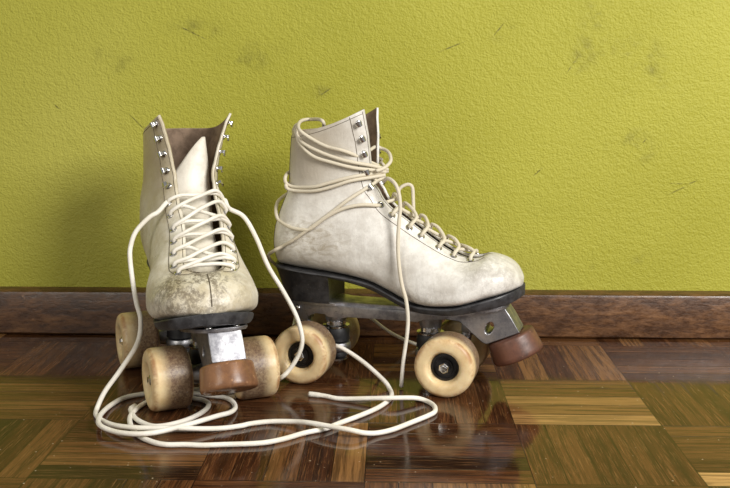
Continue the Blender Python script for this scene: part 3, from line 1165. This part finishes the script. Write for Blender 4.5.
def make_skate(yaw, loc, boot, kind, leather, centre_seam, label, turn=0.0):
    root = bpy.data.objects.new('roller_skate', None)
    root.empty_display_size = 0.05
    COL.objects.link(root)
    root.location = loc
    root.rotation_euler = (0, 0, yaw)
    root['label'] = label
    root['category'] = 'roller skate'
    root['group'] = 'pair of white roller skates'
    bo = solid_boot(boot, [leather, M['lining']], root)
    build_tongue(boot, bo, kind)
    eyes, hooks = build_hardware(boot, bo)
    build_seams(boot, bo, centre_seam)
    so = build_sole(root, boot.bend)
    he = build_heel(root)
    # the boot sits slightly turned on its plate
    T = Matrix.Translation((.020, 0, 0)) @ Matrix.Rotation(turn, 4, 'Z') @ Matrix.Translation((-.020, 0, 0))
    for q in (bo, so, he):
        q.matrix_local = T
    build_plate(root)
    build_toe_stop(root, M['stopper_lit'] if kind == 'open' else M['stopper'])
    build_truck(1, root)
    build_truck(-1, root)
    build_wheels(root)
    return root, bo, eyes, hooks


LEFT_LOC, LEFT_YAW = Vector((-0.21252, 1.00359, 0)), -1.13197
RIGHT_LOC, RIGHT_YAW = Vector((-0.00773, 1.0315, 0)), -0.25854

left_boot = Boot(flare=20, lean=10, widen=5, gap=3, drop=6, bend=-11, twist=7, wide=6.5)
left_boot.eye_d = .0125
right_boot = Boot(gap=-7, flare=7, bend=6, wide=2, lean=5, reach=4, sink=6)
right_boot.eye_d = .0105
left, left_bo, left_eyes, left_hooks = make_skate(LEFT_YAW, LEFT_LOC, left_boot, 'open', M['leather_old'], True,
    'open white leather roller skate facing forward, its shaft unlaced and wheels among coiled lace', math.radians(-2))
right, right_bo, right_eyes, right_hooks = make_skate(RIGHT_YAW, RIGHT_LOC, right_boot, 'closed', M['leather'], False,
    'white leather roller skate seen from the side with its lace wound round the ankle')

# ------------------------------------------------------------------ laces (millimetres)
# S*, LACE_HANG, LACE_TALL, KNOT1: in the right skate's own frame; the rest lies free in the room
S1 = [(-61.3, -22.7, 273.4), (-89, 14, 274.5), (-93, -6, 273), (-84, -34, 266), (-69.3, -35.1, 256.4), (-53.2, -35.7, 249.2), (-32.1, -32.9, 243.7), (-8.5, 2.3, 227.1), (-3, 11.3, 221.1)]
S2 = [(-91.3, -18.8, 269.5), (-91.5, -24.3, 263), (-80.7, -32.2, 252.2), (-61, -35.8, 243.5), (-41.6, -34.9, 237.1), (-26.7, -31, 233.3), (-9.2, -16.4, 228.7), (3.6, -5,
    224.2)]
S3 = [(-91.7, -23.1, 263.9), (-85.4, -29.9, 251.9), (-69.3, -35.4, 239.3), (-49.1, -35.7, 233.2), (-26.7, -31, 227.7), (-10, -18.5, 224.7), (1.9, -7, 221.9)]
S4 = [(-103.5, -25.2, 215.6), (-102.3, -26.1, 208.8), (-92.3, -28, 205.4), (-68.9, -35.9, 207), (-52.6, -36.1, 211.4), (-35.3, -33.7, 216.4), (-23.1, -29, 219.1), (-8.5, -16,
    220.9), (3.2, -3.8, 222.7)]
S5 = [(-100.7, -30.9, 207.6), (-98.5, -30.9, 203.4), (-86.9, -32, 201.8), (-66.7, -36.4, 203.1), (-48.6, -36, 207.7), (-29.7, -32.1, 214.1), (-13.3, -22, 216.8), (1.4, -8.8,
    218.9)]
S6 = [(-116.5, -19.6, 173.9), (-111.2, -23.4, 167.7), (-94.4, -34.9, 163.1), (-78.5, -38.8, 162), (-70.3, -39.1, 163.7), (-53.9, -38.6, 176), (-36.6, -36.3, 185.2), (-21.6,
    -33, 189.1), (-11.1, -29.4, 189.5), (-3.8, -24.9, 188.7)]
S7 = [(-115.7, -29.7, 136.4), (-105.4, -30, 141.9), (-92, -36.1, 149.5), (-70.3, -39.1, 164.7), (-46.2, -37.6, 182.9), (-31.3, -33.8, 194.6), (-13, -21.8, 207.3), (0.9, -7.3,
    217.7)]
LACE_COIL = [(-239.6, 985.4, 184.2), (-247.9, 980, 179.1), (-259.8, 973, 165.8), (-264, 966.1, 151.6), (-263.3, 959.8, 139.6), (-259.5, 952.1, 119.2), (-254.5, 944.3, 98.6), (-249.2,
    937.5, 83), (-251, 929.5, 62.1), (-265.9, 920.6, 37.7), (-280.6, 912.3, 17), (-286.4, 903.5, 2.5), (-281.8, 886.6, 2.5), (-272.9, 873.1, 2.5), (-255.9, 852.1, 5.5),
    (-236.2, 841, 7.5), (-215, 840.1, 7.5), (-192.7, 840.8, 7.5), (-172, 847.4, 4.5), (-153.6, 855.3, 2.5), (-138.8, 861.8, 2.5), (-131.9, 867, 2.5), (-114.1, 873.4, 2.5),
    (-92, 868.5, 4.5), (-75.2, 857.1, 7.5), (-58.5, 847.1, 8.5), (-37.7, 838.8, 8), (-24.8, 839.7, 5), (-13.3, 846.6, 2.5), (0.9, 855.9, 2.5), (18.3, 875.3, 2.5), (33.6,
    893.2, 2.5), (41, 905.5, 2.5), (41, 922.3, 2.5), (33.6, 937.1, 2.5), (22.3, 936.5, 5.5), (-0.6, 928.4, 8), (-23.3, 933.9, 5.5), (-52.2, 941, 2.5), (-67.8, 949, 2.5),
    (-84.5, 954.8, 2.5)]
LACE_LOOP = [(-172.1, 1017, 183.9), (-156.2, 1013.1, 175.8), (-142.9, 1006.9, 155.2), (-129.8, 999.3, 126.2), (-114.2, 992.6, 102), (-100.9, 986, 79.2), (-94.4, 981.1, 61.4), (-93.4,
    979.8, 47.9), (-98.7, 979.2, 33.1), (-106.8, 975.9, 21.1), (-113.8, 972.5, 14.6), (-128.6, 989.7, 2.5), (-148.1, 979, 2.5), (-173.1, 971.6, 2.5), (-198, 966, 2.5),
    (-226.4, 963.6, 2.5), (-252.2, 950.6, 2.5), (-268.7, 937.3, 2.5), (-276.5, 912.6, 2.5), (-275, 875.6, 5.5), (-266.2, 846.3, 7.5), (-249, 833, 6.5), (-229, 824.7, 7.5),
    (-214.3, 824.9, 8.5), (-206.8, 828.6, 8.5), (-193.8, 839.8, 8.5), (-179.5, 853.2, 8.5), (-163.4, 873.6, 7.5), (-154.4, 892.2, 4.5), (-152.9, 912.3, 2.5), (-159.5, 931.5,
    2.5), (-170.1, 942.3, 2.5), (-187.2, 947.1, 2.5), (-201.2, 953, 2.5), (-218.2, 954.1, 2.5)]
LACE_STRAND = [(-63, 1025.9, 31.5), (-59.7, 1022.1, 34.2), (-45.9, 1017.5, 28.4), (-27.2, 1004.2, 18.9), (-8.7, 985.4, 7.6), (-2.8, 974.6, 2.5), (-0.6, 956.3, 2.5), (-3.4, 938.5, 2.5),
    (-13.1, 916.4, 2.5), (-29.2, 893.9, 2.5), (-48.5, 871.5, 2.5), (-61.7, 855.9, 2.5), (-79.2, 844.7, 2.5), (-95.8, 829.9, 2.5), (-110.2, 820.8, 2.5), (-124.7, 817, 2.5),
    (-146.7, 814.5, 2.5), (-165.3, 812.3, 2.5), (-181.4, 813.5, 2.5), (-198.9, 813, 2.5), (-213.4, 820.4, 2.5), (-227.3, 833.9, 2.5), (-239.3, 854.4, 2.5), (-247.9, 880.7,
    2.5), (-248.3, 903.8, 2.5), (-244.1, 922.4, 2.5), (-235.5, 936.4, 2.5), (-223.5, 946.1, 2.5), (-210.4, 946.4, 2.5), (-197.4, 937.5, 2.5), (-188.5, 933.1, 2.5), (-180.7,
    922.2, 2.5), (-180.4, 905.4, 2.5), (-186.4, 886.9, 2.5), (-196.8, 871, 2.5), (-210.9, 859.7, 2.5), (-223, 859.3, 2.5), (-239, 874.1, 2.5), (-248.9, 891.8, 2.5), (-253.2,
    904.5, 2.5), (-251.6, 913.3, 2.5)]
LACE_BEHIND = [(-30.6, 1099.5, 50.7), (-22.7, 1108.4, 42), (-7.1, 1121.3, 26.1), (11.3, 1134.7, 12.3), (30.6, 1141.8, 2.5), (46.8, 1124.8, 2.5), (62.9, 1116.7, 2.5)]
LACE_HANG = [(2.4, -16.2, 213.4), (8.3, -22.3, 216.8), (17.5, -28.9, 212.5), (22.1, -30.2, 202.1), (24.3, -32.9, 188.1), (23.9, -36.4, 174.2), (24.2, -41.3, 151.2), (26.4, -45,
    131.3), (30.5, -48.4, 111.5), (35.4, -50.7, 96.7), (37.5, -50.3, 77.9), (36.7, -50.6, 60.1), (33.2, -50.7, 33.4), (31.2, -49.2, 13.6), (29, -41.9, 2.5)]
LACE_TALL = [(12.1, 4.3, 193.5), (12.7, 6, 201.9), (16.6, 7.9, 206.1), (22.5, 9.9, 207.7), (26.3, 10.4, 204), (27.7, 8.4, 190.5), (28.5, 6.5, 178.9), (27.4, 4.9, 171.6)]
KNOT1 = [(-20.2, 9.3, 243.2), (-17.4, 22.7, 246), (-12.1, 25.9, 243.8), (-4.8, 21.6, 241.6), (0.9, 12.7, 238.1), (4.7, 0.8, 232.4), (1.8, -13.1, 226.8), (-4.8, -21.5, 224.1)]


def mm(pts):
    return [Vector(p) / 1000 for p in pts]


def far_round(start, end, sag=0.0):
    """path round the far side of the ankle, from the back (start) to the front (end), heights in mm"""
    tab = [(180, 44), (165, 44), (150, 43.5), (120, 39.5), (90, 37.5), (60, 41.5), (40, 48), (25, 53)]
    out = []
    for k, (deg, r) in enumerate(tab):
        t = k / (len(tab) - 1)
        z = start + (end - start) * t - sag * math.sin(math.pi * t)
        rr = r + 3.2
        out.append(Vector((-62 + rr * math.cos(math.radians(deg)), rr * math.sin(math.radians(deg)), z)) / 1000)
    return out


def add_lace(bm, pts, r=LACE_R, frayed=False):
    p = resample([tuple(q) for q in catmull(pts, 8)], .0022)
    add_tube(bm, p, (lambda t: r * (1.0 if t < .985 else 1.15)) if frayed else r, 9)


# left skate: crossed rows in the boot, then both ends down to the floor
bm = bmesh.new()
T = left_bo.matrix_local
rnd = random.Random(5)
lz = left.matrix_basis.inverted()
L, Rr = left_eyes[-1], left_eyes[1]
for i in range(6):
    for (a, b, h) in ((L[i + 1], Rr[i], .003 + rnd.uniform(0, .003)), (Rr[i + 1], L[i], -.001 + rnd.uniform(0, .002))):
        if i == 0 and b is L[0]:
            h = .001
        if b is L[i] and i not in (1, 4):
            a, h = Rr[i], -.002
        add_lace(bm, [T @ Vector(q) for q in lace_row(a, b, h, rnd.uniform(-.06, .06), 3)])
add_lace(bm, [T @ Vector(q) for q in lace_row(L[6], Rr[6], .001, 0, 3)])
add_lace(bm, [T @ (L[0][0] - L[0][1] * .001), T @ (L[0][0] + L[0][1] * .003)] + [lz @ p for p in mm(LACE_COIL)], .0024, True)
add_lace(bm, [T @ (Rr[0][0] - Rr[0][1] * .001), T @ (Rr[0][0] + Rr[0][1] * .004)] + [lz @ p for p in mm(LACE_LOOP)], .0024)
bm_obj('lace', bm, M['lace'], left, sharp=0)

# right skate: rows, windings round the ankle, the hanging end and the end that runs out over the floor
bm = bmesh.new()
rz = right.matrix_basis.inverted()
L, Rr = right_eyes[-1], right_eyes[1]
for i in range(6):
    for (a, b, h) in ((L[i + 1], Rr[i], .004 + rnd.uniform(0, .003)), (Rr[i + 1], L[i], .0005 + rnd.uniform(0, .002))):
        if b is L[0]:
            continue
        add_lace(bm, [Vector(q) for q in lace_row(a, b, h, rnd.uniform(-.10, .10), 3)])
add_lace(bm, [Vector(q) for q in lace_row(L[6], Rr[6], .002, 0, 3)])
w1, w2, w3, w4, w5, w6, w7 = [mm(w) for w in (S1, S2, S3, S4, S5, S6, S7)]
add_lace(bm, w1[::-1][1:] + far_round(266, 232, 4)[3:])
add_lace(bm, w2[::-1] + mm([(-97, -10, 268.5)]) + far_round(266, 228, 2)[1:] + mm([(-6, 20, 222), (-3, 2, 219)]))
add_lace(bm, w3[::-1] + far_round(262, 222, 2)[1:])
add_lace(bm, w4[::-1] + far_round(218, 220)[:] + mm([(-4, 10, 220), (-8, -16, 214)]))
add_lace(bm, w5[::-1] + far_round(206, 214)[:])
add_lace(bm, [Vector(L[0][0] - L[0][1] * .001)] + w6[::-1] + mm([(-121, -8, 182), (-122, 8, 188), (-112, 26, 196), (-90, 36, 205), (-60, 40, 212), (-30, 38, 216), (-10, 26, 219)]))
add_lace(bm, w7[::-1] + mm([(-127, -18, 129), (-131, -2, 120), (-129, 14, 110), (-122, 24, 96), (-115, 26, 82), (-112, 23, 66), (-108, 12, 53), (-103, -8, 46), (-92, -17.5, 45), (-78, -18, 44), (-66, -19.5, 38), (-56, -20.5, 32)]))
add_lace(bm, mm(KNOT1))
add_lace(bm, mm(LACE_HANG), .0020, True)
add_lace(bm, mm([(2, -6, 190)] + LACE_TALL), .0019)
add_lace(bm, [rz @ p for p in mm(LACE_BEHIND)], .0021)
add_lace(bm, [rz @ p for p in mm(LACE_STRAND)], .0024, True)
bm_obj('lace', bm, M['lace_old'], right, sharp=0)
